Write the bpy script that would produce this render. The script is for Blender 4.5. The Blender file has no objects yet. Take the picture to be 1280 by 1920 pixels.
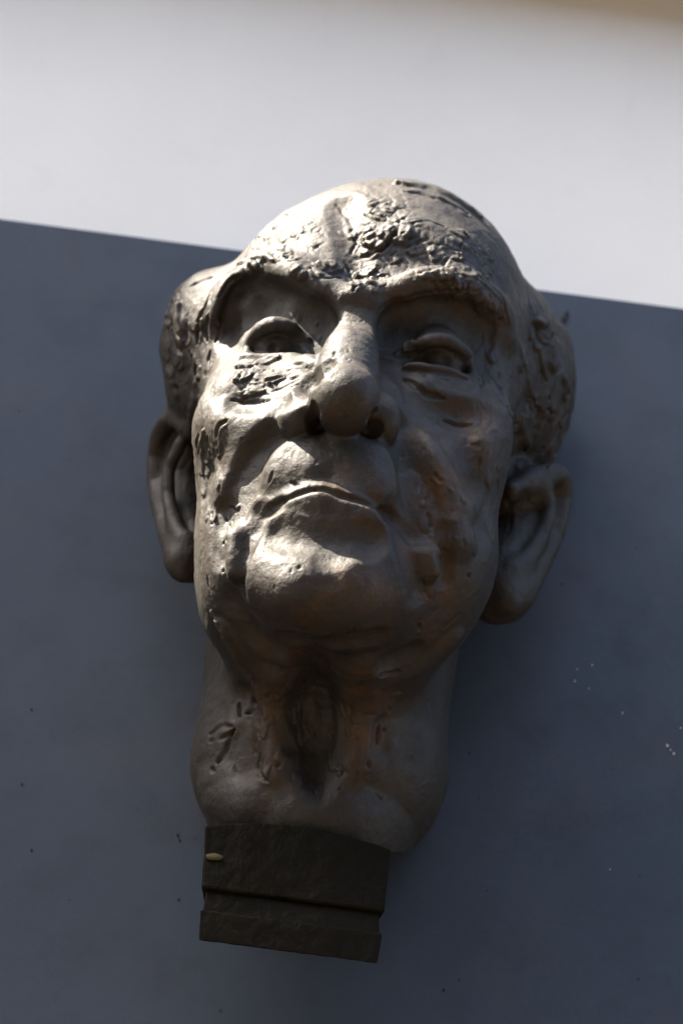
import bpy, math, time
import numpy as np
from mathutils import Vector, Matrix
T0 = time.time()
rng = np.random.default_rng(11)
scene = bpy.context.scene
col = scene.collection
rad = math.radians

# ------------------------------------------------------------------ camera
PITCH, ROLL, FPX, DIST = rad(30), rad(7.5), 5760.0, 1.6      # FPX: focal length in pixels of a 1280 x 1920 frame
cf = np.array([0, math.cos(PITCH), math.sin(PITCH)])
_r = np.array([1.0, 0, 0]); _u = np.array([0, -math.sin(PITCH), math.cos(PITCH)])
cr = _r*math.cos(ROLL) + _u*math.sin(ROLL)
cu = _u*math.cos(ROLL) - _r*math.sin(ROLL)
AIM = np.array([0, -0.17, 0.0])
cpos = AIM - cf*DIST
cam = bpy.data.objects.new('camera', bpy.data.cameras.new('camera'))
col.objects.link(cam)
cam.matrix_world = Matrix(((cr[0], cu[0], -cf[0], cpos[0]), (cr[1], cu[1], -cf[1], cpos[1]),
                           (cr[2], cu[2], -cf[2], cpos[2]), (0, 0, 0, 1)))
cam.data.sensor_fit = 'VERTICAL'; cam.data.sensor_height = 36.0
cam.data.lens = 36.0*FPX/1920.0
cam.data.clip_start = 0.05; cam.data.clip_end = 500
cam.data.dof.use_dof = True; cam.data.dof.focus_distance = 1.52; cam.data.dof.aperture_fstop = 7.0
scene.camera = cam

# ------------------------------------------------------------------ light
SUN = np.array([-0.61, -0.14, 0.78]); SUN = SUN/np.linalg.norm(SUN)    # towards the sun
w = bpy.data.worlds.new('World'); scene.world = w; w.use_nodes = True
nt = w.node_tree
sky = nt.nodes.new('ShaderNodeTexSky'); sky.sky_type = 'NISHITA'; sky.sun_disc = False; sky.dust_density = 3.0; sky.ozone_density = 0.6
sky.sun_elevation = math.asin(SUN[2]); sky.sun_rotation = math.atan2(SUN[0], SUN[1])
nt.links.new(sky.outputs[0], nt.nodes['Background'].inputs[0])
nt.nodes['Background'].inputs[1].default_value = 0.05
sl = bpy.data.lights.new('sun', 'SUN'); sl.energy = 2.6; sl.angle = rad(0.55); sl.color = (1.0, 0.91, 0.78)
so = bpy.data.objects.new('sun', sl); col.objects.link(so)
so.rotation_euler = Vector(SUN).to_track_quat('Z', 'Y').to_euler(); so.location = (-1.5, -1, 3)
scene.view_settings.view_transform = 'Standard'; scene.view_settings.look = 'None'
scene.view_settings.gamma = 1.0; scene.view_settings.exposure = 3.7; scene.view_settings.use_curve_mapping = False

# ------------------------------------------------------------------ helpers
def ray(u, v):
    d = cf + cr*((u-640)/FPX) - cu*((v-960)/FPX)
    return d/np.linalg.norm(d)
def P(u, v, d):                                   # the point seen at (u, v) that stands d metres out from the wall
    r = ray(u, v); return cpos + r*((-d - cpos[1])/r[1])

def new_obj(name, me, mat=None, parent=None, **props):
    o = bpy.data.objects.new(name, me); col.objects.link(o)
    if mat is not None: me.materials.append(mat)
    if parent is not None: o.parent = parent
    for k, v in props.items(): o[k] = v
    return o

def mesh(name, verts, faces, smooth=False):
    me = bpy.data.meshes.new(name)
    if isinstance(faces, np.ndarray):
        n, k = faces.shape
        me.vertices.add(len(verts)); me.vertices.foreach_set('co', np.asarray(verts, np.float32).ravel())
        me.loops.add(n*k); me.loops.foreach_set('vertex_index', faces.astype(np.int32).ravel())
        me.polygons.add(n); me.polygons.foreach_set('loop_start', np.arange(0, n*k, k, dtype=np.int32))
        me.polygons.foreach_set('loop_total', np.full(n, k, np.int32))
        me.update(calc_edges=True)
    else:
        me.from_pydata([tuple(map(float, v)) for v in verts], [], faces)
    me.validate(); me.update()
    if smooth: me.polygons.foreach_set('use_smooth', np.ones(len(me.polygons), bool))
    return me

class Nodes:
    def __init__(s, name):
        s.m = bpy.data.materials.new(name); s.m.use_nodes = True
        s.t = s.m.node_tree; s.b = s.t.nodes['Principled BSDF']
        s.co = s.t.nodes.new('ShaderNodeTexCoord').outputs['Object']
    def n(s, typ, **kw):
        x = s.t.nodes.new(typ)
        for k, v in kw.items(): setattr(x, k, v)
        return x
    def l(s, a, b): s.t.links.new(a, b)
    def noise(s, scale, detail=4, rough=0.55, vec=None, dist=0.0):
        x = s.n('ShaderNodeTexNoise'); x.inputs['Scale'].default_value = scale
        x.inputs['Detail'].default_value = detail; x.inputs['Roughness'].default_value = rough
        x.inputs['Distortion'].default_value = dist
        s.l(vec or s.co, x.inputs['Vector']); return x.outputs['Fac']
    def ramp(s, fac, stops):
        x = s.n('ShaderNodeValToRGB'); e = x.color_ramp.elements
        while len(e) < len(stops): e.new(0.5)
        for q, (p, c) in zip(e, stops):
            q.position = p; q.color = (*c, 1) if len(c) == 3 else c
        s.l(fac, x.inputs[0]); return x.outputs[0]
    def mix(s, fac, a, b, mode='MIX'):
        x = s.n('ShaderNodeMix', data_type='RGBA', blend_type=mode)
        for sock, v in ((x.inputs[0], fac), (x.inputs[6], a), (x.inputs[7], b)):
            if isinstance(v, (int, float)): sock.default_value = v
            elif isinstance(v, tuple): sock.default_value = (*v, 1)
            else: s.l(v, sock)
        return x.outputs[2]
    def maprange(s, fac, a, b, c, d):
        x = s.n('ShaderNodeMapRange'); s.l(fac, x.inputs[0])
        for i, v in enumerate((a, b, c, d)): x.inputs[i+1].default_value = v
        return x.outputs[0]
    def math(s, op, a, b=0.0):
        x = s.n('ShaderNodeMath', operation=op)
        for sock, v in ((x.inputs[0], a), (x.inputs[1], b)):
            if isinstance(v, (int, float)): sock.default_value = v
            else: s.l(v, sock)
        return x.outputs[0]
    def bump(s, h, strength, dist, normal=None):
        x = s.n('ShaderNodeBump'); x.inputs['Strength'].default_value = strength; x.inputs['Distance'].default_value = dist
        s.l(h, x.inputs['Height'])
        if normal is not None: s.l(normal, x.inputs['Normal'])
        return x.outputs[0]
    def scaled(s, sc):
        x = s.n('ShaderNodeMapping'); x.inputs['Scale'].default_value = sc
        s.l(s.co, x.inputs['Vector']); return x.outputs[0]

# ------------------------------------------------------------------ materials
def bronze(name, tone, spec, warm=True, hue=(1, 1, 1)):
    k = Nodes(name)
    big = k.noise(14, 5, 0.6); mid = k.noise(60, 6, 0.68); fine = k.noise(420, 4, 0.6)
    geo = k.n('ShaderNodeNewGeometry')
    t = lambda r, g, b: (r*tone*hue[0], g*tone*hue[1], b*tone*hue[2])
    c = k.ramp(big, [(0.32, t(.043, .037, .029)), (0.55, t(.055, .045, .033)), (0.75, t(.070, .053, .035))])
    c = k.mix(k.maprange(mid, 0.5, 0.75, 0, 0.5), c, t(.030, .028, .024))
    if warm:                                              # worn brown patina, with warm ground bounce painted into the colour
        at = k.n('ShaderNodeAttribute', attribute_name='rub_bounce')
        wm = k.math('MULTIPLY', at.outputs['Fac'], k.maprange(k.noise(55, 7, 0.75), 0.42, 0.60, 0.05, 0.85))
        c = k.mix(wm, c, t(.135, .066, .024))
        gr = k.n('ShaderNodeAttribute', attribute_name='hollow_dark')  # darker throat hollow, chin underside, inner eye corners and nostrils
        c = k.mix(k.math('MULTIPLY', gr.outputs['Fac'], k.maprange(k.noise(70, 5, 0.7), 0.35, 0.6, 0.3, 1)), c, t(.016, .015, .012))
        streak = k.maprange(k.noise(9, 5, 0.7, k.scaled((16, 16, 1.2))), 0.55, 0.72, 0, 0.45)
        c = k.mix(streak, c, t(.075, .074, .058))
    edge = k.maprange(geo.outputs['Pointiness'], 0.525, 0.60, 0, 0.55)
    c = k.mix(edge, c, t(.16, .128, .080))
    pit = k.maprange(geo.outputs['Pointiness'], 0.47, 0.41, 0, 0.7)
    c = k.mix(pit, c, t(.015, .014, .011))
    dust = k.maprange(k.noise(900, 2, 0.5), 0.70, 0.78, 0, 0.5)
    c = k.mix(dust, c, t(.22, .20, .15))
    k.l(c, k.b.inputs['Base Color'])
    k.b.inputs['Metallic'].default_value = 0.12 if warm else 0.0
    k.l(k.maprange(mid, 0.3, 0.7, 0.48, 0.70), k.b.inputs['Roughness'])
    k.b.inputs['Specular IOR Level'].default_value = spec
    n1 = k.bump(k.noise(800, 3, 0.6), 0.3, 0.0005, k.bump(fine, 0.35, 0.0007)); n2 = k.bump(k.noise(140, 5, 0.7), 0.38, 0.0018, n1)
    k.l(n2, k.b.inputs['Normal'])
    return k.m
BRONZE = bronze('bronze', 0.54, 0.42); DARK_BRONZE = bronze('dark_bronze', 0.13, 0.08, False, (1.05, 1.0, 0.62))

def panel_mat():
    k = Nodes('slate_blue_paint')
    a = k.noise(5, 7, 0.66); b = k.noise(30, 7, 0.72); f = k.noise(520, 4, 0.6)
    c = k.ramp(a, [(0.30, (0.033, 0.046, 0.063)), (0.52, (0.041, 0.054, 0.072)), (0.72, (0.050, 0.063, 0.081))])
    c = k.mix(k.maprange(b, 0.46, 0.68, 0, 0.65), c, (0.028, 0.038, 0.052))
    c = k.mix(k.maprange(k.noise(11, 7, 0.75), 0.50, 0.70, 0, 0.6), c, (0.053, 0.056, 0.066))
    v = k.n('ShaderNodeTexVoronoi'); v.inputs['Scale'].default_value = 110; k.l(k.co, v.inputs['Vector'])
    rare = k.n('ShaderNodeTexWhiteNoise'); k.l(v.outputs['Position'], rare.inputs['Vector'])
    rad_ = k.maprange(rare.outputs['Value'], 0.93, 1.0, 0.0, 0.12)       # a few dark pinholes
    spot = k.math('LESS_THAN', v.outputs['Distance'], rad_)
    c = k.mix(k.math('MULTIPLY', spot, 0.8), c, (0.012, 0.013, 0.016))
    k.l(c, k.b.inputs['Base Color'])
    k.l(k.maprange(b, 0.3, 0.7, 0.44, 0.62), k.b.inputs['Roughness'])
    k.b.inputs['Specular IOR Level'].default_value = 0.35
    h = k.math('ADD', k.math('MULTIPLY', f, 0.25), b)
    k.l(k.bump(h, 0.22, 0.0016), k.b.inputs['Normal'])
    return k.m
def white_mat():
    k = Nodes('white_wall_paint')
    a = k.noise(4, 6, 0.65); b = k.noise(26, 6, 0.7); f = k.noise(260, 4, 0.6)
    c = k.ramp(a, [(0.3, (0.785, 0.775, 0.71)), (0.7, (0.845, 0.835, 0.765))])
    c = k.mix(k.maprange(b, 0.56, 0.8, 0, 0.35), c, (0.66, 0.65, 0.63))
    v = k.n('ShaderNodeTexVoronoi'); v.inputs['Scale'].default_value = 22; k.l(k.co, v.inputs['Vector'])
    rare = k.n('ShaderNodeTexWhiteNoise'); k.l(v.outputs['Position'], rare.inputs['Vector'])
    rad_ = k.maprange(rare.outputs['Value'], 0.80, 1.0, 0.0, 0.06)
    spot = k.maprange(k.math('SUBTRACT', rad_, v.outputs['Distance']), 0.0, 0.03, 0, 0.6)
    c = k.mix(spot, c, (0.42, 0.41, 0.40))
    k.l(c, k.b.inputs['Base Color']); k.b.inputs['Roughness'].default_value = 0.75
    h = k.math('ADD', k.math('MULTIPLY', f, 0.3), k.noise(45, 5, 0.6))
    k.l(k.bump(h, 0.2, 0.002), k.b.inputs['Normal'])
    return k.m
def ground_mat():
    k = Nodes('sandy_ground')
    c = k.ramp(k.noise(3, 6), [(0.3, (0.034, 0.024, 0.015)), (0.7, (0.05, 0.035, 0.022))])
    k.l(c, k.b.inputs['Base Color']); k.b.inputs['Roughness'].default_value = 0.9
    return k.m
def sky_block_mat():
    k = Nodes('brown_render')
    c = k.ramp(k.noise(1.5, 6), [(0.3, (0.10, 0.08, 0.06)), (0.7, (0.15, 0.12, 0.09))])
    k.l(c, k.b.inputs['Base Color']); k.b.inputs['Roughness'].default_value = 0.9
    return k.m
def timber_mat():
    k = Nodes('brown_timber')
    c = k.ramp(k.noise(6, 6, 0.6, k.scaled((1, 12, 12))), [(0.3, (0.20, 0.13, 0.07)), (0.7, (0.32, 0.21, 0.12))])
    k.l(c, k.b.inputs['Base Color']); k.b.inputs['Roughness'].default_value = 0.65
    return k.m

# ------------------------------------------------------------------ setting
def box(name, lo, hi, mat, parent=None, **props):
    (x0, y0, z0), (x1, y1, z1) = lo, hi
    v = [(x0, y0, z0), (x1, y0, z0), (x1, y1, z0), (x0, y1, z0), (x0, y0, z1), (x1, y0, z1), (x1, y1, z1), (x0, y1, z1)]
    f = [(0, 3, 2, 1), (4, 5, 6, 7), (0, 1, 5, 4), (1, 2, 6, 5), (2, 3, 7, 6), (3, 0, 4, 7)]
    return new_obj(name, mesh(name, v, f), mat, parent, **props)
WALL = 0.075                                     # the wall's face: y = -WALL
LINE = P(640, 495, WALL)[2]                       # where the dark paint ends
GROUND = -2.05
WTOP = P(1280, 0, WALL)[2]+0.02
box('wall', (-3, -WALL+0.003, GROUND), (3, 0.25, WTOP), white_mat(), kind='structure')
PANEL = box('wall_panel', (-3, -WALL, GROUND), (3, -WALL+0.0028, LINE), panel_mat(), kind='structure')
box('unseen_eave', (-3, -WALL-0.06, WTOP), (3, -WALL-0.0005, WTOP+0.05), timber_mat(), kind='structure')  # unseen, kept above the frame to dim and warm the wall's top
SIDE_X = -1.60                                   # unseen wall added at left, keeps the sun off wall and neck
SIDE_D = 0.172 + (-SIDE_X)*SUN[1]/SUN[0]
box('sun_block_wall', (-3.2, -SIDE_D, GROUND), (SIDE_X, 0.2, 3.6), white_mat(), kind='structure')
box('sky_block_wall', (-14, -7.5, GROUND), (14, -7.0, 4.0), sky_block_mat(), kind='structure')   # unseen, added behind the viewer to block the low sky
new_obj('ground', mesh('ground', [(-200, -200, GROUND), (200, -200, GROUND), (200, 200, GROUND), (-200, 200, GROUND)], [(0, 1, 2, 3)]), ground_mat(), kind='structure')
# ------------------------------------------------------------------ the bust: clay built up and carved in a distance field
LO = np.array([-0.140, -0.306, -0.192]); HI = np.array([0.146, -0.020, 0.226])
class Field:
    def __init__(s, h, f=None):
        s.h = h; s.n = np.ceil((HI-LO)/h).astype(int)+1
        s.f = np.full(s.n, 0.2, np.float32) if f is None else f
        s.ax = [(LO[i]+h*np.arange(s.n[i])).astype(np.float32) for i in range(3)]
    def box(s, lo, hi):
        a = np.maximum(np.floor((np.asarray(lo)-LO)/s.h).astype(int), 0)
        b = np.minimum(np.ceil((np.asarray(hi)-LO)/s.h).astype(int)+1, s.n)
        sl = tuple(slice(a[i], max(b[i], a[i]+1)) for i in range(3))
        X = s.ax[0][sl[0]][:, None, None]; Y = s.ax[1][sl[1]][None, :, None]; Z = s.ax[2][sl[2]][None, None, :]
        return sl, X, Y, Z
    def put(s, sl, d, k, carve=False):
        f = s.f[sl]
        if carve: d = -d
        a, b = (f, d)
        if k > 0:
            hh = np.maximum(k-np.abs(a-b), 0)/k; e = hh*hh*k*0.25
        else: e = 0
        s.f[sl] = np.maximum(a, b)+e if carve else np.minimum(a, b)-e
    def ell(s, c, r, k=0.01, M=None, carve=False):        # ellipsoid; M: columns are its axes
        c = np.asarray(c, float); r = np.broadcast_to(np.asarray(r, float), 3); m = r.max()+k+0.004
        sl, X, Y, Z = s.box(c-m, c+m)
        x, y, z = X-c[0], Y-c[1], Z-c[2]
        if M is not None:
            x, y, z = (M[0, i]*x+M[1, i]*y+M[2, i]*z for i in range(3))
        k0 = np.sqrt((x/r[0])**2+(y/r[1])**2+(z/r[2])**2)
        k1 = np.sqrt((x/r[0]**2)**2+(y/r[1]**2)**2+(z/r[2]**2)**2)
        s.put(sl, (k0*(k0-1)/np.maximum(k1, 1e-6)).astype(np.float32), k, carve)
    def dist(s, pts, X, Y, Z, radii=None):
        best = None
        if len(pts) == 1: pts = [pts[0], pts[0]+1e-6]; radii = None if radii is None else [radii[0]]*2
        for i in range(len(pts)-1):
            a, b = pts[i], pts[i+1]; ab = b-a; L = max(float(ab@ab), 1e-12)
            t = np.clip(((X-a[0])*ab[0]+(Y-a[1])*ab[1]+(Z-a[2])*ab[2])/L, 0, 1)
            d = np.sqrt((X-a[0]-t*ab[0])**2+(Y-a[1]-t*ab[1])**2+(Z-a[2]-t*ab[2])**2)
            if radii is not None: d = d-(radii[i]+(radii[i+1]-radii[i])*t)
            best = d if best is None else np.minimum(best, d)
        return best.astype(np.float32)
    def tube(s, pts, radii, k=0.004, carve=False):
        pts = np.asarray(pts, float)
        radii = np.broadcast_to(np.asarray(radii, float), len(pts)); m = radii.max()+k+0.003
        sl, X, Y, Z = s.box(pts.min(0)-m, pts.max(0)+m)
        s.put(sl, s.dist(pts, X, Y, Z, radii), k, carve)
    def draw(s, pts, r, h):                                # push the surface out (h > 0) or in along a stroke
        pts = np.asarray(pts, float)
        sl, X, Y, Z = s.box(pts.min(0)-r, pts.max(0)+r)
        q = np.clip(s.dist(pts, X, Y, Z)/r, 0, 1)
        s.f[sl] -= h*(1-q*q)**2
    def hit(s, u, v):
        r = ray(u, v); t = np.arange(1.1, 2.0, s.h*0.5)
        p = cpos+r*t[:, None]; g = (p-LO)/s.h
        ok = np.all((g >= 0) & (g < s.n-1), axis=1); g = g[ok]; t = t[ok]; i = g.astype(int); w = g-i
        f = s.f; x, y, z = i.T; a, b, c = w.T
        val = 0
        for dx in (0, 1):
            for dy in (0, 1):
                for dz in (0, 1):
                    val = val+f[x+dx, y+dy, z+dz]*(a if dx else 1-a)*(b if dy else 1-b)*(c if dz else 1-c)
        j = np.argmax(val < 0)
        if len(val) == 0 or val[j] >= 0: return None
        if j == 0: return cpos+r*t[0]
        tt = t[j-1]+(t[j]-t[j-1])*val[j-1]/(val[j-1]-val[j])
        return cpos+r*tt
    def S(s, pix, off=0.0, fall=0.2):                      # surface points under the given pixels, moved off towards the viewer
        out = []
        for q in pix:
            h = s.hit(q[0], q[1])
            if h is None: h = P(q[0], q[1], fall)
            out.append(h-ray(q[0], q[1])*off)
        return np.array(out)
def curve(pix, n=6):                                       # Catmull-Rom through pixel points
    p = np.asarray(pix, float)
    if len(p) < 3: return p
    q = np.vstack([2*p[0]-p[1], p, 2*p[-1]-p[-2]]); out = []
    for i in range(1, len(q)-2):
        for t in np.linspace(0, 1, n, endpoint=False):
            a, b, c, d = q[i-1], q[i], q[i+1], q[i+2]
            out.append(0.5*(2*b+(c-a)*t+(2*a-5*b+4*c-d)*t*t+(3*b-a-3*c+d)*t**3))
    out.append(p[-1]); return np.array(out)
def rotx(a):
    a = rad(a); return np.array([[1, 0, 0], [0, math.cos(a), -math.sin(a)], [0, math.sin(a), math.cos(a)]])
def roty(a):
    a = rad(a); return np.array([[math.cos(a), 0, math.sin(a)], [0, 1, 0], [-math.sin(a), 0, math.cos(a)]])
def rotz(a):
    a = rad(a); return np.array([[math.cos(a), -math.sin(a), 0], [math.sin(a), math.cos(a), 0], [0, 0, 1]])

B = Field(0.0017)
B.ell(P(728, 690, .140), (.080, .105, .100), 0, rotx(-4))             # cranium
B.ell(P(680, 560, .188), (.068, .048, .052), .03)                    # forehead
B.ell(P(660, 800, .188), (.077, .066, .090), .03)                    # mid face
B.ell(P(648, 1000, .200), (.074, .062, .064), .03)                   # jaws
B.ell(P(618, 1085, .236), (.042, .030, .033), .03)                   # chin
B.ell(P(432, 660, .170), (.022, .030, .045), .02)                    # temple
B.ell(P(450, 800, .215), (.020, .024, .034), .02)                    # cheek bones
B.ell(P(880, 830, .215), (.020, .024, .034), .02)
B.ell(P(440, 1060, .200), (.016, .030, .030), .02)                   # jowls
B.ell(P(850, 1080, .200), (.016, .030, .030), .02)
B.tube([P(660, 1000, .09), P(617, 1250, .097), P(603, 1420, .096), P(585, 1535, .100), P(566, 1640, .106)], [.068, .0665, .0635, .050, .032], .02)    # neck
B.ell(P(592, 1455, .100), (.0535, .034, .034), .035)
B.ell(P(615, 1185, .175), (.058, .052, .034), .025)                  # under the chin
B.ell(P(684, 745, .105), (.101, .072, .078), .02)                    # back of the head
B.ell(P(385, 620, .162), (.020, .034, .030), .015, roty(-8))         # hair above the ears
B.ell(P(372, 700, .155), (.018, .030, .030), .015)
B.ell(P(998, 740, .115), (.022, .035, .050), .015, roty(4))
B.ell(P(965, 690, .14), (.022, .04, .045), .015)
B.ell(P(425, 640, .165), (.030, .035, .028), .015)

# fine field
hF = 0.00085
def upsample(a):
    for ax in range(3):
        a = np.moveaxis(a, ax, 0); n = a.shape[0]
        o = np.empty((2*n-1,)+a.shape[1:], np.float32); o[::2] = a; o[1::2] = 0.5*(a[1:]+a[:-1])
        a = np.moveaxis(o, 0, ax)
    return np.ascontiguousarray(a)
A = Field(hF, None if False else upsample(B.f)); A.n = np.array(A.f.shape)
A.ax = [(LO[i]+hF*np.arange(A.n[i])).astype(np.float32) for i in range(3)]
S = A.S
print('base', round(time.time()-T0, 1))
def push(pix, r, h, n=5):
    A.draw(S(curve(pix, n)), r/1000, h/1000)
def tube(pix, r, off=0.0, k=3, carve=False, n=5):          # r, off: one value or one per pixel point, in mm
    m = len(pix); c = curve(pix, n); q = np.linspace(0, m-1, len(c)) if m > 1 else [0]
    rr = np.interp(q, range(m), np.broadcast_to(np.asarray(r, float), m)); oo = np.interp(q, range(m), np.broadcast_to(np.asarray(off, float), m))
    pts = S(c); pts = np.array([p-ray(*uv)*o/1000 for p, uv, o in zip(pts, c, oo)])
    A.tube(pts, rr/1000, k/1000, carve)
def ball(u, v, r, off=0.0, k=4, carve=False, M=None):
    p = S([(u, v)])[0]-ray(u, v)*off/1000
    A.ell(p, np.asarray(r, float)/1000, k/1000, M, carve)

# ---- forehead: two bosses, the furrow between, temples
push([(560, 450), (590, 500)], 24, 4); push([(790, 450), (860, 480)], 26, 5)
push([(645, 385), (662, 450), (672, 520)], 13, -4)
push([(925, 620), (935, 720)], 22, -4)
# ---- eye sockets
push([(597, 630), (550, 615), (520, 620)], 23, -11); push([(612, 640), (590, 605)], 18, -9)
push([(740, 640), (800, 620), (880, 635)], 28, -16); push([(725, 640), (745, 610)], 18, -9)
# ---- brow ridges, overhanging
tube([(655, 558), (610, 545), (560, 517), (515, 502), (465, 510), (430, 540), (410, 585)], [5, 7, 8, 7, 6, 5, 3.5], [-1, 1.5, 4, 6, 6, 3.5, 0], 14)
tube([(690, 556), (740, 547), (790, 530), (850, 530), (900, 555), (935, 585), (948, 630)], [5, 7, 8, 8, 7, 6, 3.5], [-1, 0, 2, 3.5, 3, 2, 0], 13)
tube([(480, 500), (440, 520), (414, 550), (405, 590), (414, 618)], [2.5, 3, 3, 3, 2], [2, 3, 3, 2, 0], 4)
push([(560, 555), (510, 550)], 12, -3); push([(600, 575), (625, 600)], 10, -4); push([(432, 620), (445, 655)], 15, -4); push([(470, 590), (505, 582), (550, 580)], 15, -3)
push([(790, 575), (870, 580)], 13, -4); push([(745, 580), (720, 610)], 10, -4)
# ---- cheeks and the folds from nose to mouth
push([(400, 775), (450, 795), (510, 780)], 28, 7); push([(430, 790), (490, 785), (545, 760)], 18, 5); push([(890, 830), (840, 830)], 24, 1)
push([(515, 780), (468, 838), (428, 905)], 16, 5)
push([(548, 798), (495, 845), (457, 903), (433, 968)], 13, -8)
push([(745, 795), (765, 850), (785, 920), (793, 990)], 14, -12)
push([(790, 830), (825, 890), (852, 945), (860, 1010)], 14, 7); push([(890, 880), (900, 980)], 18, -3)
push([(492, 880), (462, 935), (440, 1010), (443, 1070)], 9, 5); push([(425, 960), (412, 1040)], 10, -3)
push([(762, 905), (795, 985), (806, 1070)], 9, 6)
push([(482, 965), (462, 1030), (455, 1100)], 10, -5); push([(748, 965), (770, 1035), (788, 1105)], 12, -5); push([(830, 1000), (832, 1080)], 8, -4); push([(905, 830), (900, 900), (880, 960)], 9, 3)
# ---- mouth
push([(545, 862), (605, 866), (680, 880)], 24, 11); push([(612, 835), (608, 885)], 8, -1.5)
push([(515, 895), (565, 885)], 12, 1.5); push([(660, 900), (715, 915)], 12, 2); push([(650, 855), (700, 870)], 15, -2); push([(640, 888), (680, 897)], 12, -3.5)
tube([(508, 955), (545, 931), (595, 918), (640, 929), (690, 945), (738, 970)], [.8, 2.2, 3, 3, 2.4, .8], [1, -.3, -1, -1, -.3, 1], 7, True)
tube([(530, 952), (560, 942), (603, 940), (650, 950), (702, 972)], [4, 7.2, 8.2, 7.6, 4.5], [-3, -1.5, -.5, -1.5, -3], 7)
push([(522, 946), (502, 965), (488, 992)], 6, -3); push([(722, 964), (748, 985), (764, 1010)], 6, -3)
push([(520, 1003), (600, 1014), (690, 1014)], 13, -6)
tube([(515, 950), (555, 928), (600, 918), (640, 930), (690, 946), (728, 966)], [.4, 1.2, 1.6, 1.6, 1.3, .4], [0, -1.2, -1.5, -1.5, -1.2, 0], 2.5, True)
# ---- chin
push([(570, 1105), (640, 1110)], 26, 5); push([(605, 1050), (640, 1048)], 8, -2); push([(490, 1095), (535, 1115)], 22, 5.5); push([(612, 1048), (618, 1085)], 9, -1.5)
push([(440, 1130), (480, 1190), (510, 1215)], 12, -3)
# ---- nose
push([(620, 690), (570, 745)], 20, 5); push([(588, 702), (560, 735)], 12, 3); push([(715, 695), (735, 745)], 16, 3)
tube([(674, 580), (668, 625), (656, 670), (648, 725)], [7.5, 10, 14.5, 17.5], [-4, 1.5, 6, 9], 10)
push([(672, 578), (668, 598)], 13, -4)
ball(646, 748, (17.5, 19, 17), 7, 9)
ball(560, 777, (10.5, 14, 13.5), 4, 5); ball(719, 790, (10.5, 14, 13.5), 4, 5)
push([(590, 768), (590, 798)], 5.5, -4); push([(700, 780), (703, 803)], 5.5, -4)
push([(597, 800)], 6, -3); push([(691, 811)], 6, -3)
# ---- eyes: lid ball, opening, eyeball, lid rims
push([(478, 592), (500, 588)], 12, -4); ball(524, 650, 14, -10, 3); ball(815, 668, 16, -10, 3)
tube([(476, 652), (505, 640), (545, 650), (575, 666)], [3, 6, 5.5, 2], [0, 1, 1, 0], 2, True)
tube([(762, 680), (800, 668), (840, 668), (872, 690)], [2, 5, 5.5, 3], [0, 1, 1, 0], 2, True)
ball(520, 656, 13, -9.5, 1.5); ball(822, 674, 13, -9.5, 1.5)
tube([(461, 668), (468, 642), (488, 619), (515, 608), (545, 614), (576, 638)], [2, 3, 3.8, 4, 3.4, 2], [.5, 3.5, 5, 5, 3, 0], 3)
tube([(745, 668), (775, 650), (808, 638), (842, 641), (870, 660), (886, 700)], [2, 3, 3.8, 3.8, 3.4, 2], [0, 2.5, 4, 4, 3, 0], 3)
tube([(460, 670), (500, 672), (550, 672), (590, 684)], [2, 2.6, 2.6, 2], [0, 1.5, 1.5, 0], 3)
tube([(742, 690), (780, 687), (830, 694), (876, 708)], [2, 2.8, 2.8, 2], [0, 1.5, 1.5, 0], 3)
ball(512, 652, 2.6, 0.5, 2, True); ball(835, 676, 2.4, 0.5, 3, True)
# ---- bags under the eyes
push([(445, 712), (500, 718), (560, 700)], 17, 6); push([(440, 756), (510, 757), (570, 727), (610, 690)], 9, -5)
push([(770, 722), (840, 738), (900, 748)], 24, -4); push([(790, 790), (860, 800)], 24, -5); push([(835, 792), (878, 802)], 6, -2.5); push([(800, 735), (870, 748)], 14, 2); push([(735, 692), (785, 740), (840, 775), (905, 778)], 11, -3)
# ---- under the chin and the throat
push([(545, 1200), (620, 1208), (700, 1196)], 10, -4)
push([(420, 1175), (460, 1240), (492, 1290)], 7, 3); push([(850, 1195), (790, 1250), (735, 1275)], 8, 3); push([(770, 1225), (720, 1240)], 10, -4)
push([(515, 1270), (503, 1350), (512, 1440)], 13, 5); push([(690, 1250), (682, 1340), (672, 1430)], 16, 5)
tube([(592, 1232), (588, 1280), (586, 1340), (590, 1400), (596, 1445), (602, 1480)], [5, 9, 11, 11, 9, 5], [1, 0, -1, -1, 0, 2], 9, True)
push([(545, 1260), (540, 1400)], 7, -2); push([(645, 1330), (640, 1430)], 8, -3); push([(602, 1300), (606, 1350)], 6, 1.2)
push([(715, 1360), (712, 1400)], 8, -3); push([(460, 1300), (480, 1340)], 8, -3)
push([(465, 1310), (475, 1400)], 14, -2); push([(400, 1490), (450, 1505)], 20, 5); push([(440, 1400), (470, 1430)], 14, -3)
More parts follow.
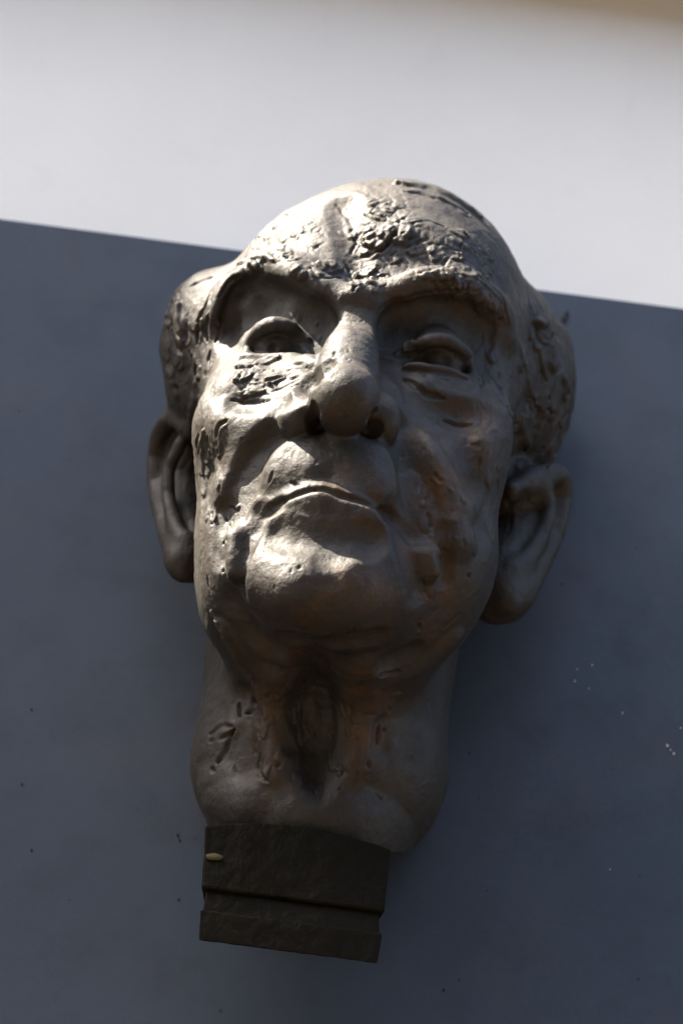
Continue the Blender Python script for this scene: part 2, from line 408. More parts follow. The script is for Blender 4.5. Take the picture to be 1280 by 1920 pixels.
# ---- ears
def ear(side, rim, rr, plate, pr, inner, conch, lobe, tragus):
    def pts(q, n=5):
        q = np.asarray(q, float); c = curve(q[:, :2], n); t = np.linspace(0, len(q)-1, len(c))
        d = np.interp(t, range(len(q)), q[:, 2]); return np.array([P(u, v, w-.012) for (u, v), w in zip(c, d)])
    A.tube(pts(plate), pr, .008)
    A.tube(pts(rim), rr, .006)
    A.tube(pts(conch), .006, .004, True)
    A.tube(pts(inner), .0036, .006)
    A.ell(P(lobe[0], lobe[1], lobe[2]-.012), (.0085, .008, .012), .007)
ear(-1, [(352, 803, .165), (325, 786, .157), (302, 806, .145), (292, 855, .132), (292, 905, .128), (301, 955, .132), (316, 1005, .142), (334, 1048, .155)], .0046,
    [(362, 830, .135), (345, 900, .125), (350, 980, .130), (360, 1045, .145)], .0135,
    [(338, 835, .158), (318, 880, .150), (316, 930, .147), (328, 985, .152), (345, 1010, .158)],
    [(352, 890, .158), (345, 945, .156), (346, 985, .158)], (345, 1052, .152), [(362, 930, .165), (366, 980, .168)])
ear(1, [(960, 920, .160), (1012, 898, .152), (1046, 896, .143), (1054, 935, .135), (1036, 1005, .132), (1010, 1060, .137), (985, 1105, .145), (955, 1132, .153)], .0055,
    [(965, 930, .137), (980, 960, .126), (960, 1040, .130), (935, 1105, .142)], .0190,
    [(1020, 920, .150), (1030, 955, .146), (1015, 1005, .146), (990, 1045, .151), (960, 1065, .158)],
    [(990, 940, .160), (1000, 975, .156), (985, 1020, .158)], (944, 1104, .152), [])
# ---- the throat is cut off flat just inside the block
zc = P(560, 1560, .148)[2]-.004
sl, X, Y, Z = A.box((LO[0], -WALL-.004, LO[2]), HI); A.f[sl] = np.maximum(A.f[sl], Y+WALL)      # flat back against the wall
sl, X, Y, Z = A.box(LO, (HI[0], HI[1], zc+.060))                       # its underside rises towards the wall
A.f[sl] = np.maximum(A.f[sl], ((zc-Z)+np.maximum(.140+Y, 0)*.577)*.87)
print('features', round(time.time()-T0, 1))

def surface_nets(F):
    f = F.f; neg = f < 0
    n = f.shape
    cnt = np.zeros(tuple(k-1 for k in n), np.uint8)
    for dx in (0, 1):
        for dy in (0, 1):
            for dz in (0, 1):
                cnt += neg[dx:n[0]-1+dx, dy:n[1]-1+dy, dz:n[2]-1+dz]
    cells = np.argwhere((cnt > 0) & (cnt < 8)); del cnt
    idx = np.full(tuple(k-1 for k in n), -1, np.int32)
    idx[cells[:, 0], cells[:, 1], cells[:, 2]] = np.arange(len(cells))
    corners = [(dx, dy, dz) for dx in (0, 1) for dy in (0, 1) for dz in (0, 1)]
    val = np.stack([f[cells[:, 0]+c[0], cells[:, 1]+c[1], cells[:, 2]+c[2]] for c in corners], 1)
    acc = np.zeros((len(cells), 3)); num = np.zeros(len(cells))
    for i in range(8):
        for j in range(i+1, 8):
            d = np.array(corners[j])-np.array(corners[i])
            if np.abs(d).sum() != 1: continue
            a, b = val[:, i], val[:, j]; m = (a < 0) != (b < 0)
            t = np.where(m, a/np.where(m, a-b, 1), 0)
            acc += m[:, None]*(np.array(corners[i])+t[:, None]*d); num += m
    V = LO+F.h*(cells+acc/num[:, None])
    quads = []
    for ax in range(3):
        e1, e2 = [k for k in range(3) if k != ax]
        sl0 = [slice(None)]*3; sl1 = [slice(None)]*3
        sl0[ax] = slice(0, n[ax]-1); sl1[ax] = slice(1, n[ax])
        for k in (e1, e2): sl0[k] = slice(1, n[k]-1); sl1[k] = slice(1, n[k]-1)
        a = neg[tuple(sl0)]; b = neg[tuple(sl1)]
        for flip, m in ((False, a & ~b), (True, ~a & b)):
            c = np.argwhere(m)
            if not len(c): continue
            c[:, e1] += 1; c[:, e2] += 1
            def at(o1, o2):
                q = c.copy(); q[:, e1] -= o1; q[:, e2] -= o2
                return idx[q[:, 0], q[:, 1], q[:, 2]]
            q = np.stack([at(0, 0), at(1, 0), at(1, 1), at(0, 1)], 1)
            if flip != (ax == 1): q = q[:, ::-1]
            quads.append(q)
    return V, np.concatenate(quads)
V, Q = surface_nets(A)
print('mesh', len(V), len(Q), round(time.time()-T0, 1))

# ---- clay-scale relief, worked into the vertices
def vnormals(V, Q):
    n = np.cross(V[Q[:, 2]]-V[Q[:, 0]], V[Q[:, 3]]-V[Q[:, 1]]); N = np.zeros_like(V)
    for i in range(4):
        for c in range(3): N[:, c] += np.bincount(Q[:, i], n[:, c], len(V))
    return N/np.maximum(np.linalg.norm(N, axis=1, keepdims=True), 1e-12)
def smooth(V, Q, lam=0.5, mask=None):
    acc = np.zeros_like(V); num = np.zeros(len(V))
    for i in range(4):
        j = (i+1) % 4
        for c in range(3): acc[:, c] += np.bincount(Q[:, i], V[Q[:, j], c], len(V))
        num += np.bincount(Q[:, i], minlength=len(V))
    D = (acc/np.maximum(num, 1)[:, None]-V)*lam
    return V+(D if mask is None else D*mask[:, None])
def h3(i, seed):
    i = i.astype(np.int64); x = i[..., 0]*73856093 ^ i[..., 1]*19349663 ^ i[..., 2]*83492791 ^ (seed*2654435761)
    x = (x ^ (x >> 13))*1274126177 & 0xffffffff; x = (x ^ (x >> 16))*2246822519 & 0xffffffff
    return ((x ^ (x >> 15)) & 0xffffff)/float(0xffffff)
def vnoise(p, seed=0):                                    # value noise, -1..1
    i = np.floor(p); w = p-i; w = w*w*w*(w*(w*6-15)+10); o = 0
    for a in (0, 1):
        for b in (0, 1):
            for c in (0, 1):
                o = o+h3(i+np.array([a, b, c]), seed)*(w[:, 0] if a else 1-w[:, 0])*(w[:, 1] if b else 1-w[:, 1])*(w[:, 2] if c else 1-w[:, 2])
    return o*2-1
def fbm(p, oct=3, seed=0):
    return sum(vnoise(p*2**k+k*7.3, seed+k)*0.5**k for k in range(oct))
def cells(p, seed=0):                                     # F1, F2 and the cell's own number
    i0 = np.floor(p); f1 = np.full(len(p), 9.0); f2 = f1.copy(); cid = np.zeros(len(p))
    for a in (-1, 0, 1):
        for b in (-1, 0, 1):
            for c in (-1, 0, 1):
                i = i0+np.array([a, b, c]); q = i+np.stack([h3(i, seed+k) for k in range(3)], 1)
                d = np.linalg.norm(q-p, axis=1); m = d < f1
                f2 = np.where(m, f1, np.minimum(f2, d)); cid = np.where(m, h3(i, seed+9), cid); f1 = np.where(m, d, f1)
    return f1, f2, cid
def pix(V):
    r = V-cpos; z = r@cf; return 640+FPX*(r@cr)/z, 960-FPX*(r@cu)/z
def sm(x, a, b):
    t = np.clip((x-a)/(b-a), 0, 1); return t*t*(3-2*t)
def zone(u, v, cu_, cv_, ru, rv, soft=0.35, ang=0):
    a = rad(ang); x = (u-cu_)*math.cos(a)+(v-cv_)*math.sin(a); y = -(u-cu_)*math.sin(a)+(v-cv_)*math.cos(a)
    return 1-sm(np.sqrt((x/ru)**2+(y/rv)**2), 1-soft, 1+soft)

V = smooth(V, Q, 0.5)
N = vnormals(V, Q); U_, V_ = pix(V); front = sm(-(N@cf), -0.2, 0.1)
D = np.zeros(len(V))
D += 0.00035*fbm(V/0.016, 3, 1)+0.00012*fbm(V/0.004, 2, 5)
# broken clay crumbs on the forehead
wob = np.stack([vnoise(V/0.006, 31+k) for k in range(3)], 1)*0.0014
zf = np.maximum.reduce([zone(U_, V_, 530, 440, 75, 50), zone(U_, V_, 720, 440, 80, 70), zone(U_, V_, 690, 525, 40, 40), zone(U_, V_, 840, 490, 110, 60, ang=20)])
f1, f2, cid = cells((V+wob)/0.0075, 3)
D += zf*(0.0005*(cid-0.45)*sm(f2-f1, 0.0, 0.25)-0.0004*(1-sm(f2-f1, 0, 0.12))*(cid > 0.5))
f1, f2, cid = cells((V+wob)/0.0035, 4)
D += zf*0.0003*(cid-0.5)*sm(f2-f1, 0, 0.3)
# hair over the ears: thick drawn lumps
zh = np.maximum(zone(U_, V_, 335, 640, 55, 120, .4), zone(U_, V_, 1020, 740, 75, 180, .4))*(V[:, 1] > -0.19)
hv = (V+wob*3)/np.array([0.018, 0.018, 0.034]); r1 = 1-np.abs(vnoise(hv, 6))
D += zh*(0.0022*fbm(V/np.array([0.022, 0.022, 0.034]), 2, 8)+0.0004*fbm(V/0.007, 2, 9)-0.0022*sm(r1, 0.84, 1.0)*sm(fbm(V/0.03, 1, 21), -0.1, 0.4))
# drawn-down strokes on cheeks and temples
zs = np.maximum(zone(U_, V_, 385, 820, 40, 260, .4), zone(U_, V_, 930, 820, 50, 260, .4))
D += zs*0.0004*fbm((V+wob)/np.array([0.004, 0.006, 0.030]), 3, 12)
V = V+N*D[:, None]; N = vnormals(V, Q)
D = np.zeros(len(V))
vis = np.where((N@cf) < 0.35)[0]; vis = vis[np.argsort(V[vis, 2])]; Vv = V[vis]; zv = Vv[:, 2]
def near(p, r):
    a, b = np.searchsorted(zv, (p[:, 2].min()-r, p[:, 2].max()+r)); W = Vv[a:b]
    m = np.all((W[:, :2] > p[:, :2].min(0)-r) & (W[:, :2] < p[:, :2].max(0)+r), axis=1)
    return vis[a:b][m]
def stroke(kind, r, h, pts, n=4):
    r /= 1000; h /= 1000
    p = A.S(curve(pts, n)) if len(pts) > 2 else A.S(pts)
    m = near(p, r*1.8)
    if not len(m): return
    W = V[m]+wob[m]*min(1.0, r/0.003); best = np.full(len(m), 9.0)
    if len(p) == 1: best = np.linalg.norm(W-p[0], axis=1)
    k = len(p)-1
    for e, (a, b) in enumerate(zip(p, p[1:])):
        ab = b-a; t = np.clip((W-a)@ab/max(ab@ab, 1e-12), 0, 1); s_ = (e+t)/k
        best = np.minimum(best, np.linalg.norm(W-a-t[:, None]*ab, axis=1)/(0.45+0.55*np.sin(math.pi*np.clip(s_, .02, .98))**0.7))
    q = best/r
    if kind == 'soft': D[m] += h*np.clip(1-q*q, 0, 1)**2
    elif kind == 'plate': D[m] += h*(1-sm(q, 0.65, 1.0))
    elif kind == 'cut': D[m] -= h*np.clip(1-q, 0, 1)**1.3*(0.8+0.5*wob[m, 0]/0.0014)-0.12*h*np.exp(-((q-1.2)/0.35)**2)*np.clip(0.5+wob[m, 1]/0.0014, 0, 2)
def flake(u, v, r, h, ang, wide=0.7):                     # a smear of clay: rises gently along ang, breaks off sharply at its end
    p = A.hit(u, v)
    if p is None: return
    r /= 1000; h /= 1000; m = near(p[None], r*1.3)
    if not len(m): return
    a = rad(ang); dr = cr*math.cos(a)-cu*math.sin(a); nn = N[m].mean(0); nn /= np.linalg.norm(nn)
    dr = dr-nn*(dr@nn); dr /= max(np.linalg.norm(dr), 1e-6); pr = np.cross(nn, dr)
    W = V[m]-p+wob[m]*min(1.0, r/0.004); s_ = W@dr/r; t = W@pr/(r*wide); e = np.abs(W@nn) < r
    s2 = s_+0.35*t*t
    D[m] += e*h*sm(s2, -1.0, 0.55)*(1-sm(s2, 0.72, 0.86))*(1-sm(np.abs(t), 0.7, 1.0))
STROKES = [
 # crown and forehead
 ('cut', 3.5, 2.2, [(757, 358), (800, 366), (850, 386), (878, 400)]), ('soft', 5, 2.0, [(745, 345), (800, 352), (860, 378), (900, 410)]),
 ('cut', 2.2, 1.2, [(633, 382), (645, 400), (660, 425), (668, 450), (657, 476)]), ('plate', 6, 1.0, [(690, 400), (720, 408)]),
 ('plate', 3, 1.0, [(735, 432)]), ('plate', 6.5, 1.6, [(690, 458), (725, 448)]), ('cut', 2.0, 1.4, [(655, 488), (695, 480), (730, 455), (747, 432)]),
 ('cut', 1.6, 1.0, [(765, 422), (800, 414), (835, 426)]), ('cut', 1.6, 1.1, [(515, 416), (505, 432)]), ('cut', 1.6, 1.1, [(498, 438)]),
 ('cut', 1.4, .9, [(530, 404), (560, 408)]), ('cut', 1.4, .9, [(545, 445), (575, 436)]), ('cut', 2, 1.2, [(535, 460), (540, 485)]),
 ('cut', 1.8, 1.2, [(790, 450), (776, 462)]), ('cut', 1.5, 1, [(800, 448)]), ('cut', 1.6, 1.2, [(845, 480), (830, 500), (860, 505)]),
 ('plate', 4, 1.6, [(795, 517), (845, 514)]), ('cut', 1.6, 1.2, [(850, 500), (900, 520), (940, 560), (952, 610)]), ('cut', 1.5, 1.1, [(860, 515), (905, 535), (940, 572)]),
 ('cut', 1.8, 1.2, [(585, 505), (600, 520), (640, 522)]), ('plate', 5, 1.2, [(600, 500), (635, 505)]),
 ('plate', 4, 1.5, [(670, 520), (700, 505)]), ('cut', 2, 1.3, [(650, 500), (665, 530), (662, 550)]),
 # brows
 ('soft', 3, 2.0, [(470, 490), (500, 484), (525, 486)]), ('cut', 2, 1.5, [(445, 500), (470, 486), (505, 478)]), ('cut', 1.8, 1.6, [(412, 560), (425, 532), (450, 515)]),
 ('soft', 4, 2, [(900, 556)]), ('soft', 4, 2, [(925, 575)]), ('cut', 2, 1.5, [(912, 570)]), ('cut', 2, 1.5, [(938, 598)]), ('cut', 1.8, 1.2, [(815, 535), (822, 550)]),
 # left eye bag: torn flakes
 ('plate', 3.5, 1.2, [(445, 690), (490, 680), (520, 672)]), ('plate', 3, 1.2, [(440, 715), (470, 705)]), ('plate', 3, 1.0, [(450, 738), (490, 735)]),
 ('cut', 1.5, 1.3, [(448, 715), (455, 700)]), ('cut', 1.3, 1.1, [(470, 722), (510, 715), (545, 700)]), ('cut', 1.3, 1.0, [(478, 690), (495, 700)]),
 ('plate', 2.6, 1.0, [(495, 720), (530, 705)]), ('cut', 1.6, 1.5, [(434, 752), (470, 755), (505, 750)]), ('cut', 1.3, .9, [(540, 685), (580, 680)]), ('cut', 1.3, 1.0, [(510, 735), (560, 712)]),
 # right eye bag
 ('soft', 4, -1.5, [(760, 712), (800, 738), (830, 748)]), ('cut', 1.8, 1.5, [(905, 705), (905, 740), (910, 765)]), ('cut', 1.3, .8, [(790, 705), (840, 715)]),
 ('plate', 4, 1.5, [(760, 655), (775, 645)]),
 # nose
 ('cut', 1.5, 1.2, [(628, 655), (626, 668)]), ('cut', 1.2, .7, [(648, 650), (655, 662)]), ('cut', 1.2, .7, [(665, 683)]), ('cut', 1.2, 1, [(565, 725), (590, 715)]), ('cut', 1.2, 1, [(545, 725), (560, 720)]),
 # left cheek, temple
 ('cut', 2.6, 2.2, [(392, 590), (385, 615), (390, 640)]), ('cut', 2.4, 2.2, [(395, 660), (388, 690), (385, 705)]), ('cut', 2.2, 2.0, [(415, 605), (405, 640)]),
 ('soft', 4, 1.5, [(375, 690), (360, 760), (352, 830)]), ('cut', 1.3, 1.0, [(372, 815), (370, 840), (372, 860)]), ('cut', 1.6, 1.3, [(390, 820), (388, 845), (395, 858)]),
 ('soft', 3, 1.4, [(382, 805), (380, 850), (383, 890)]), ('cut', 2, 1.5, [(425, 790), (410, 800), (405, 820)]), ('cut', 1.8, 1.5, [(365, 870), (362, 895)]),
 ('cut', 1.5, 1.3, [(432, 950), (445, 960)]), ('cut', 1.4, 1.1, [(430, 985), (425, 1015)]), ('cut', 1.5, 1, [(400, 960), (398, 985)]), ('cut', 1.5, 1, [(412, 900), (415, 935)]),
 ('cut', 1.6, 1.2, [(440, 990), (420, 1020)]), ('soft', 2.2, 1.2, [(448, 952)]), ('cut', 2, 1.2, [(350, 690), (340, 720)]), ('cut', 1.5, 1, [(388, 1080), (395, 1110)]), ('cut', 1.5, 1, [(420, 1070)]),
 # lips and chin
 ('cut', 1.6, 1.0, [(510, 885), (505, 905)]), ('cut', 1.5, .8, [(545, 905), (560, 912)]), 
 ('cut', 1.6, 1.0, [(560, 1062)]),
 # right cheek
 ('cut', 2, 1.6, [(812, 885), (820, 900)]), ('cut', 1.8, 1.4, [(825, 900)]), ('cut', 2.2, 1.6, [(800, 965), (808, 990)]), ('cut', 1.8, 1.4, [(868, 1010), (870, 1025)]), ('cut', 1.6, 1.2, [(905, 1060)]),
 ('cut', 1.8, 1.4, [(880, 1080)]), ('cut', 1.6, 1.2, [(935, 900), (933, 930)]), ('cut', 1.8, 1.4, [(830, 790), (860, 800), (885, 795)]), ('cut', 1.6, 1.2, [(900, 860), (895, 890)]),
 ('soft', 3, 1.2, [(935, 700), (945, 760), (950, 830)]), ('cut', 1.4, 1, [(955, 650), (952, 680)]), ('cut', 1.6, 1.2, [(788, 1085), (795, 1110)]), ('cut', 1.6, 1.2, [(860, 1150), (830, 1180)]),
 # throat
 ('cut', 2.4, 1.8, [(392, 1376), (410, 1362), (434, 1360)]), ('cut', 2.2, 1.7, [(392, 1390), (425, 1378), (440, 1368)]), ('cut', 2.8, 2.0, [(438, 1366), (426, 1400), (410, 1430)]), ('cut', 2.0, 1.4, [(398, 1438), (406, 1446)]), 
 ('cut', 3.4, 3.2, [(474, 1308), (479, 1326), (466, 1336)]), ('cut', 2.2, 1.6, [(488, 1350), (486, 1385)]), ('cut', 2.4, 1.8, [(447, 1320), (452, 1345)]),
 ('cut', 2.6, 2.0, [(490, 1415), (484, 1450), (502, 1468)]), ('cut', 2.8, 2.2, [(522, 1434)]), ('cut', 2.6, 2.2, [(710, 1366), (706, 1392)]), ('cut', 2.0, 1.6, [(668, 1368), (667, 1388)]), ('cut', 2.2, 1.6, [(802, 1312), (799, 1330)]),
 ('cut', 1.6, 1.1, [(682, 1338), (704, 1340)]), ('cut', 2.8, 2.0, [(662, 1430), (670, 1450)]), ('cut', 2.2, 1.6, [(692, 1436)]), ('cut', 2.0, 1.6, [(655, 1190), (662, 1176)]), ('cut', 2.8, 2.2, [(718, 1262), (745, 1262)]), ('cut', 2.2, 1.6, [(735, 1300), (755, 1298)]),
 ('cut', 1.6, 1.0, [(545, 1185), (600, 1192), (640, 1186)]), ('soft', 1.8, 1.6, [(398, 1146), (420, 1192), (448, 1240), (472, 1272)]), 
 ('cut', 1.8, 1.3, [(800, 1110), (806, 1122)]), ('cut', 2, 1.4, [(785, 1170), (789, 1186)]), ('cut', 1.8, 1.2, [(770, 1420), (768, 1432)]), ('cut', 1.6, 1.1, [(700, 1490), (716, 1496)]),
 # hair
 ('cut', 4, 3.5, [(324, 566), (317, 590), (319, 612)]), ('cut', 3.2, 3, [(352, 588), (347, 615), (345, 640)]), ('cut', 2, 1.8, [(348, 542), (372, 530), (396, 520)]), ('cut', 2.2, 2.4, [(394, 555), (380, 585), (372, 602)]), ('cut', 2.2, 2.2, [(376, 602), (371, 625), (370, 645)]),
 ('soft', 6, 2.5, [(336, 575), (332, 620), (338, 650)]), ('cut', 2, 1.8, [(330, 640), (336, 660), (345, 670)]), ('soft', 8, 2.5, [(1030, 650), (1033, 690)]), ('cut', 2.6, 2.4, [(1012, 650), (1013, 680), (1022, 712)]), ('cut', 2.6, 2.4, [(1049, 648), (1050, 680), (1046, 700)]), ('cut', 2.4, 2.2, [(1050, 705), (1056, 722)]),
 ('cut', 2.4, 2.2, [(1000, 866), (998, 876)]), ('cut', 2.6, 2.2, [(1020, 868), (1026, 880)]), ('cut', 2.2, 2.0, [(1052, 790), (1035, 825), (1015, 846)]), ('cut', 1.6, 1.4, [(981, 640), (984, 662)]), ('cut', 1.6, 1.4, [(984, 685), (982, 700)]), ('cut', 1.8, 1.5, [(958, 705), (953, 728)]), ('cut', 1.6, 1.2, [(1010, 745), (990, 766)]),
 ('soft', 5, 2.0, [(1060, 740), (1040, 790), (1020, 830)]), ('cut', 2, 1.6, [(985, 820), (980, 850)]), ('soft', 5, 1.8, [(975, 780), (985, 840)]), ('soft', 6, 2.0, [(1000, 600), (1030, 620)]),
]
for kind, r, h, pts in STROKES: stroke(kind, r, h, pts)
def scatter(n, u0, v0, ru, rv, fn, ang=0):
    a = rad(ang)
    for _ in range(n):
        q = math.sqrt(rng.random()); t = rng.random()*2*math.pi; x, y = ru*q*math.cos(t), rv*q*math.sin(t)
        fn(u0+x*math.cos(a)-y*math.sin(a), v0+x*math.sin(a)+y*math.cos(a))
R_ = lambda a, b: a+(b-a)*rng.random()
scatter(10, 530, 440, 70, 45, lambda u, v: flake(u, v, R_(3, 6), R_(.4, .8), R_(60, 150)))
scatter(18, 720, 435, 75, 60, lambda u, v: flake(u, v, R_(3.5, 7), R_(.6, 1.2), R_(20, 160)))
scatter(18, 845, 475, 100, 50, lambda u, v: flake(u, v, R_(3.5, 7.5), R_(.6, 1.2), R_(-10, 120)), 20)
scatter(8, 690, 525, 30, 25, lambda u, v: flake(u, v, R_(3, 5), R_(.6, 1.0), R_(40, 140)))
scatter(9, 600, 500, 50, 25, lambda u, v: flake(u, v, R_(3, 6), R_(.6, 1.0), R_(40, 160)))
scatter(9, 495, 712, 65, 30, lambda u, v: flake(u, v, R_(3, 5.5), R_(.5, 1.1), R_(140, 230)), -10)
scatter(9, 470, 492, 50, 14, lambda u, v: flake(u, v, R_(2.5, 4.5), R_(.5, 1.0), R_(60, 120)), -25)
scatter(10, 890, 555, 55, 16, lambda u, v: flake(u, v, R_(3, 5), R_(.8, 1.4), R_(60, 140)), 35)
scatter(8, 340, 640, 35, 80, lambda u, v: flake(u, v, R_(6, 11), R_(.6, 1.3), R_(70, 110), .5))
scatter(24, 1015, 730, 45, 150, lambda u, v: flake(u, v, R_(5, 12), R_(.8, 1.8), R_(60, 125), .55))
scatter(8, 385, 860, 25, 170, lambda u, v: flake(u, v, R_(4, 9), R_(.4, .8), R_(75, 105), .35))
scatter(12, 920, 800, 35, 200, lambda u, v: flake(u, v, R_(4, 9), R_(.4, .9), R_(75, 105), .4))
scatter(14, 840, 990, 60, 120, lambda u, v: flake(u, v, R_(3, 6), R_(.3, .7), R_(60, 120), .5))
scatter(18, 560, 1380, 130, 110, lambda u, v: flake(u, v, R_(4, 9), R_(.5, 1.0), R_(70, 110), .4))
scatter(60, 650, 800, 300, 420, lambda u, v: stroke('cut', R_(.9, 1.4), R_(.3, .7), [(u, v), (u+R_(-4, 4), v+R_(2, 9))]))
scatter(24, 590, 1380, 180, 120, lambda u, v: stroke('cut', R_(1.0, 1.8), R_(.5, 1.1), [(u, v), (u+R_(-4, 4), v+R_(3, 14))]))
V = V+N*D[:, None]
Vs = V                                                    # tool edges stay crisp: lift what stands out from its surroundings
for _ in range(7): Vs = smooth(Vs, Q, 0.6)
hi = ((V-Vs)*N).sum(1); V = V+N*(np.clip(0.75*hi, -0.0009, 0.0009)*front)[:, None]
RUB_BOUNCE = np.maximum.reduce([w_*zone(U_, V_, *q) for w_, q in (
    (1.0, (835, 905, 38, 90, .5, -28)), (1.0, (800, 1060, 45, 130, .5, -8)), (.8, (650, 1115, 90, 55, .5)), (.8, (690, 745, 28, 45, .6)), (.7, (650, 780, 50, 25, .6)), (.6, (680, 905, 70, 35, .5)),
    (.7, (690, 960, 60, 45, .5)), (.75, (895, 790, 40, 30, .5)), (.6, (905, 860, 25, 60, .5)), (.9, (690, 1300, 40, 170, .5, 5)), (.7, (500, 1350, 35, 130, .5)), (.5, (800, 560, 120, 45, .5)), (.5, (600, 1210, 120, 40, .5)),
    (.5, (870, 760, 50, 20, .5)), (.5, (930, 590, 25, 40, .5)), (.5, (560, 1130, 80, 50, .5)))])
HOLLOW_DARK = np.maximum.reduce([w_*zone(U_, V_, *q) for w_, q in ((1.0, (592, 1350, 48, 140, .35)), (.7, (640, 1205, 110, 28, .5)), (.6, (735, 640, 45, 60, .5)), (.6, (600, 640, 45, 50, .5)), (.6, (600, 800, 40, 20, .5)), (.5, (690, 812, 40, 20, .5)))])
print('detail', round(time.time()-T0, 1))
root = bpy.data.objects.new('bronze_bust', None); col.objects.link(root)
root['label'] = 'dark bronze head of an old man mounted on the dark grey wall panel'; root['category'] = 'sculpture'
hm = mesh('head', V, Q, True)
for nm, val in (('rub_bounce', RUB_BOUNCE), ('hollow_dark', HOLLOW_DARK)):
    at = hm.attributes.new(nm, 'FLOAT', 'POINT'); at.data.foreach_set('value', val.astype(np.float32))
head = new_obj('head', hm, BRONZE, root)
# ------------------------------------------------------------------ the block that carries the bust
def block_part(name, stations, arch=0.0, lift=0.0):
    # stations: (left, right, front, z); flat front, bowed top edge, thin sides; lift raises the back of the underside
    V_ = []; n = 25
    for si, (x0, x1, d, z) in enumerate(stations):
        ring = []
        for i in range(n):
            t = i/(n-1); a = arch*(1-(2*t-1)**2) if si == 0 else 0.0
            w_ = 0.00008*math.sin(i*1.7+si*2.1)+0.00012*math.sin(i*0.61+si)
            ring.append((x0+(x1-x0)*t, -d+w_, z+a+w_*0.8))
        up = lift if si == len(stations)-1 else 0.0
        ring = [(x0+.003, -(d-.028), z+up), (x0+.0005, -(d-.006), z+up*.2)]+ring+[(x1-.0005, -(d-.006), z+up*.2), (x1-.003, -(d-.028), z+up)]
        V_ += ring
    m = n+4; F = []
    for s in range(len(stations)-1):
        for i in range(m-1):
            a = s*m+i; F.append((a, a+m, a+m+1, a+1))
        F.append((s*m+m-1, (s+1)*m+m-1, (s+1)*m, s*m))
    c0 = len(V_); V_.append((sum(p[0] for p in V_[:m])/m, V_[0][1]+.008, V_[0][2])); F += [(i, i+1, c0) for i in range(m-1)]+[(m-1, 0, c0)]
    k = (len(stations)-1)*m; c1 = len(V_); x_ = sum(p[0] for p in V_[k:k+m])/m; V_.append((x_, V_[k][1]-.014, V_[k][2]-lift*.55)); F += [(k+i+1, k+i, c1) for i in range(m-1)]+[(k, k+m-1, c1)]
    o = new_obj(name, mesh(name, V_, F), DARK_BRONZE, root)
    b = o.modifiers.new('bevel', 'BEVEL'); b.width = 0.0011; b.segments = 2; b.limit_method = 'ANGLE'; b.angle_limit = rad(40)
    sb = o.modifiers.new('grid', 'SUBSURF'); sb.subdivision_type = 'SIMPLE'; sb.levels = sb.render_levels = 3
    for nm_, sc_, st_ in (('worn', .018, .0016), ('rough', .005, .0006)):
        tx = bpy.data.textures.new(nm_, 'CLOUDS'); tx.noise_scale = sc_; tx.noise_depth = 3
        dm = o.modifiers.new(nm_, 'DISPLACE'); dm.texture = tx; dm.strength = st_; dm.texture_coords = 'GLOBAL'
    return o
DB = .1485
tl, tr = P(384, 1548, DB), P(734, 1592, DB); bl, br = P(375, 1764, DB-.004), P(706, 1806, DB-.004)
zt = (tl[2]+tr[2])/2; zb = (bl[2]+br[2])/2
def stn(t, grow=0.0):
    return (tl[0]+(bl[0]-tl[0])*t-grow, tr[0]+(br[0]-tr[0])*t+grow, DB-.004*t+grow, zt+(zb-zt)*t)
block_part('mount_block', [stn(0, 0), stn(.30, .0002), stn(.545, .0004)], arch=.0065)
block_part('mount_foot', [stn(.5455, -.0022), stn(.735, -.0008), stn(.745, .0006), stn(1.0, .0004)], lift=.013)
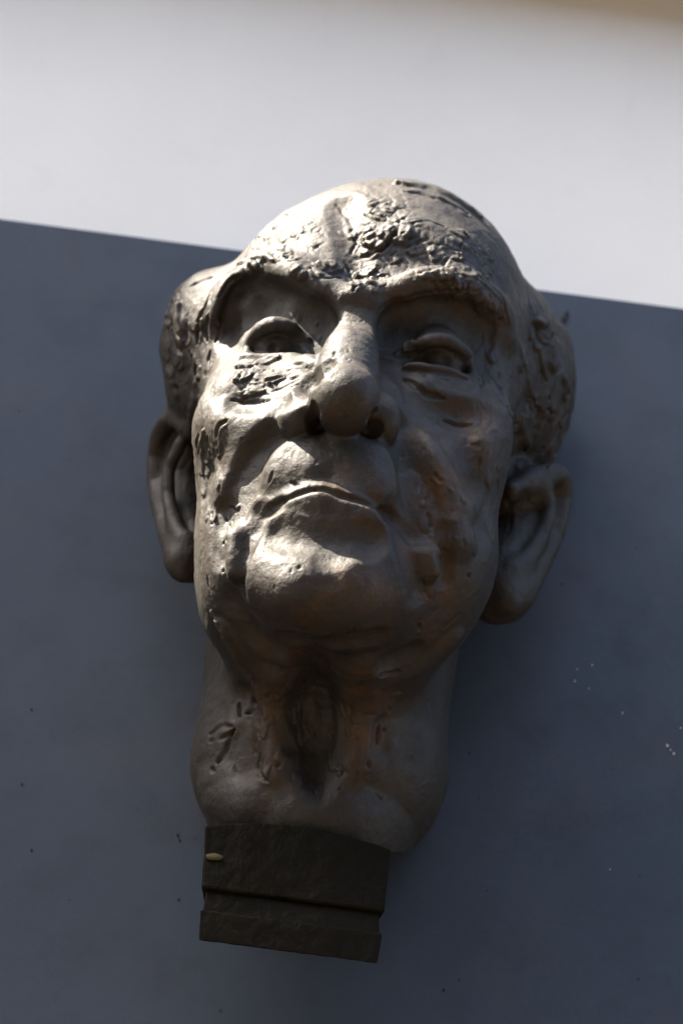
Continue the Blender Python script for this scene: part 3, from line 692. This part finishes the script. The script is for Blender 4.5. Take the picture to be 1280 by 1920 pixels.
def fleck(name, u, v, ru, rv, mat):                       # a pale worn spot standing a hair proud of the face
    c = P(u, v, DB); n = 18
    V_ = [(c[0], c[1]-.0003, c[2])]
    for q, dy in ((.9, -.00025), (1.0, .0006)):
        for i in range(n):
            a = i*2*math.pi/n; k = q*(1+.10*math.sin(2*a+1)+.06*math.sin(5*a)); V_.append((c[0]+ru*k*math.cos(a), c[1]+dy, c[2]+rv*k*math.sin(a)))
    F = [(0, 1+i, 1+(i+1) % n) for i in range(n)]+[(1+i, 1+n+i, 1+n+(i+1) % n, 1+(i+1) % n) for i in range(n)]
    return new_obj(name, mesh(name, V_, F, True), mat, root)
PALE = bronze('worn_brass', 0.9, 0.1, False, (1.0, 1.0, 0.75))
fleck('worn_spot', 402, 1606, .0040, .0020, PALE)
# specks of pale paint and a dark smudge on the panel
def speck(name, u, v, ru, rv, mat):
    c = P(u, v, WALL+.0005); n = 10
    V_ = [(c[0]+ru*math.cos(i*2*math.pi/n)*(1+.2*math.sin(2.3*i+u)), c[1]+dy, c[2]+rv*math.sin(i*2*math.pi/n)) for dy in (0.0004, -.0003) for i in range(n)]
    F = [tuple(range(n, 2*n))]+[(i, (i+1) % n, n+(i+1) % n, n+i) for i in range(n)]
    return new_obj(name, mesh(name, V_, F), mat, PANEL)
sp = Nodes('pale_paint'); sp.b.inputs['Base Color'].default_value = (.55, .55, .52, 1); sp.b.inputs['Roughness'].default_value = .7
sd = Nodes('dark_matte'); sd.b.inputs['Base Color'].default_value = (.012, .013, .011, 1); sd.b.inputs['Roughness'].default_value = .9
for u, v, r in ((1081, 1255, .6), (1109, 1247, .8), (1077, 1277, .7), (1103, 1291, .5), (1166, 1337, .8), (1250, 1398, 1.3), (1262, 1413, 1.2), (1256, 1406, .6), (1275, 1365, .7), (1143, 1630, .5)):
    speck('paint_speck', u, v, .00045*r, .0006*r, sp.m)
for u, v, r in ((1058, 598, 2.6), (1062, 588, 2.0), (1052, 606, 1.8), (60, 1330, .9), (42, 1470, .9), (60, 1594, 1.0), (333, 1565, 1.0), (337, 1575, .9), (335, 1686, .9), (860, 1836, .8), (832, 1856, .9), (36, 770, .8)):
    speck('dark_speck', u, v, .0006*r, .0008*r, sd.m)
print('done', round(time.time()-T0, 1))
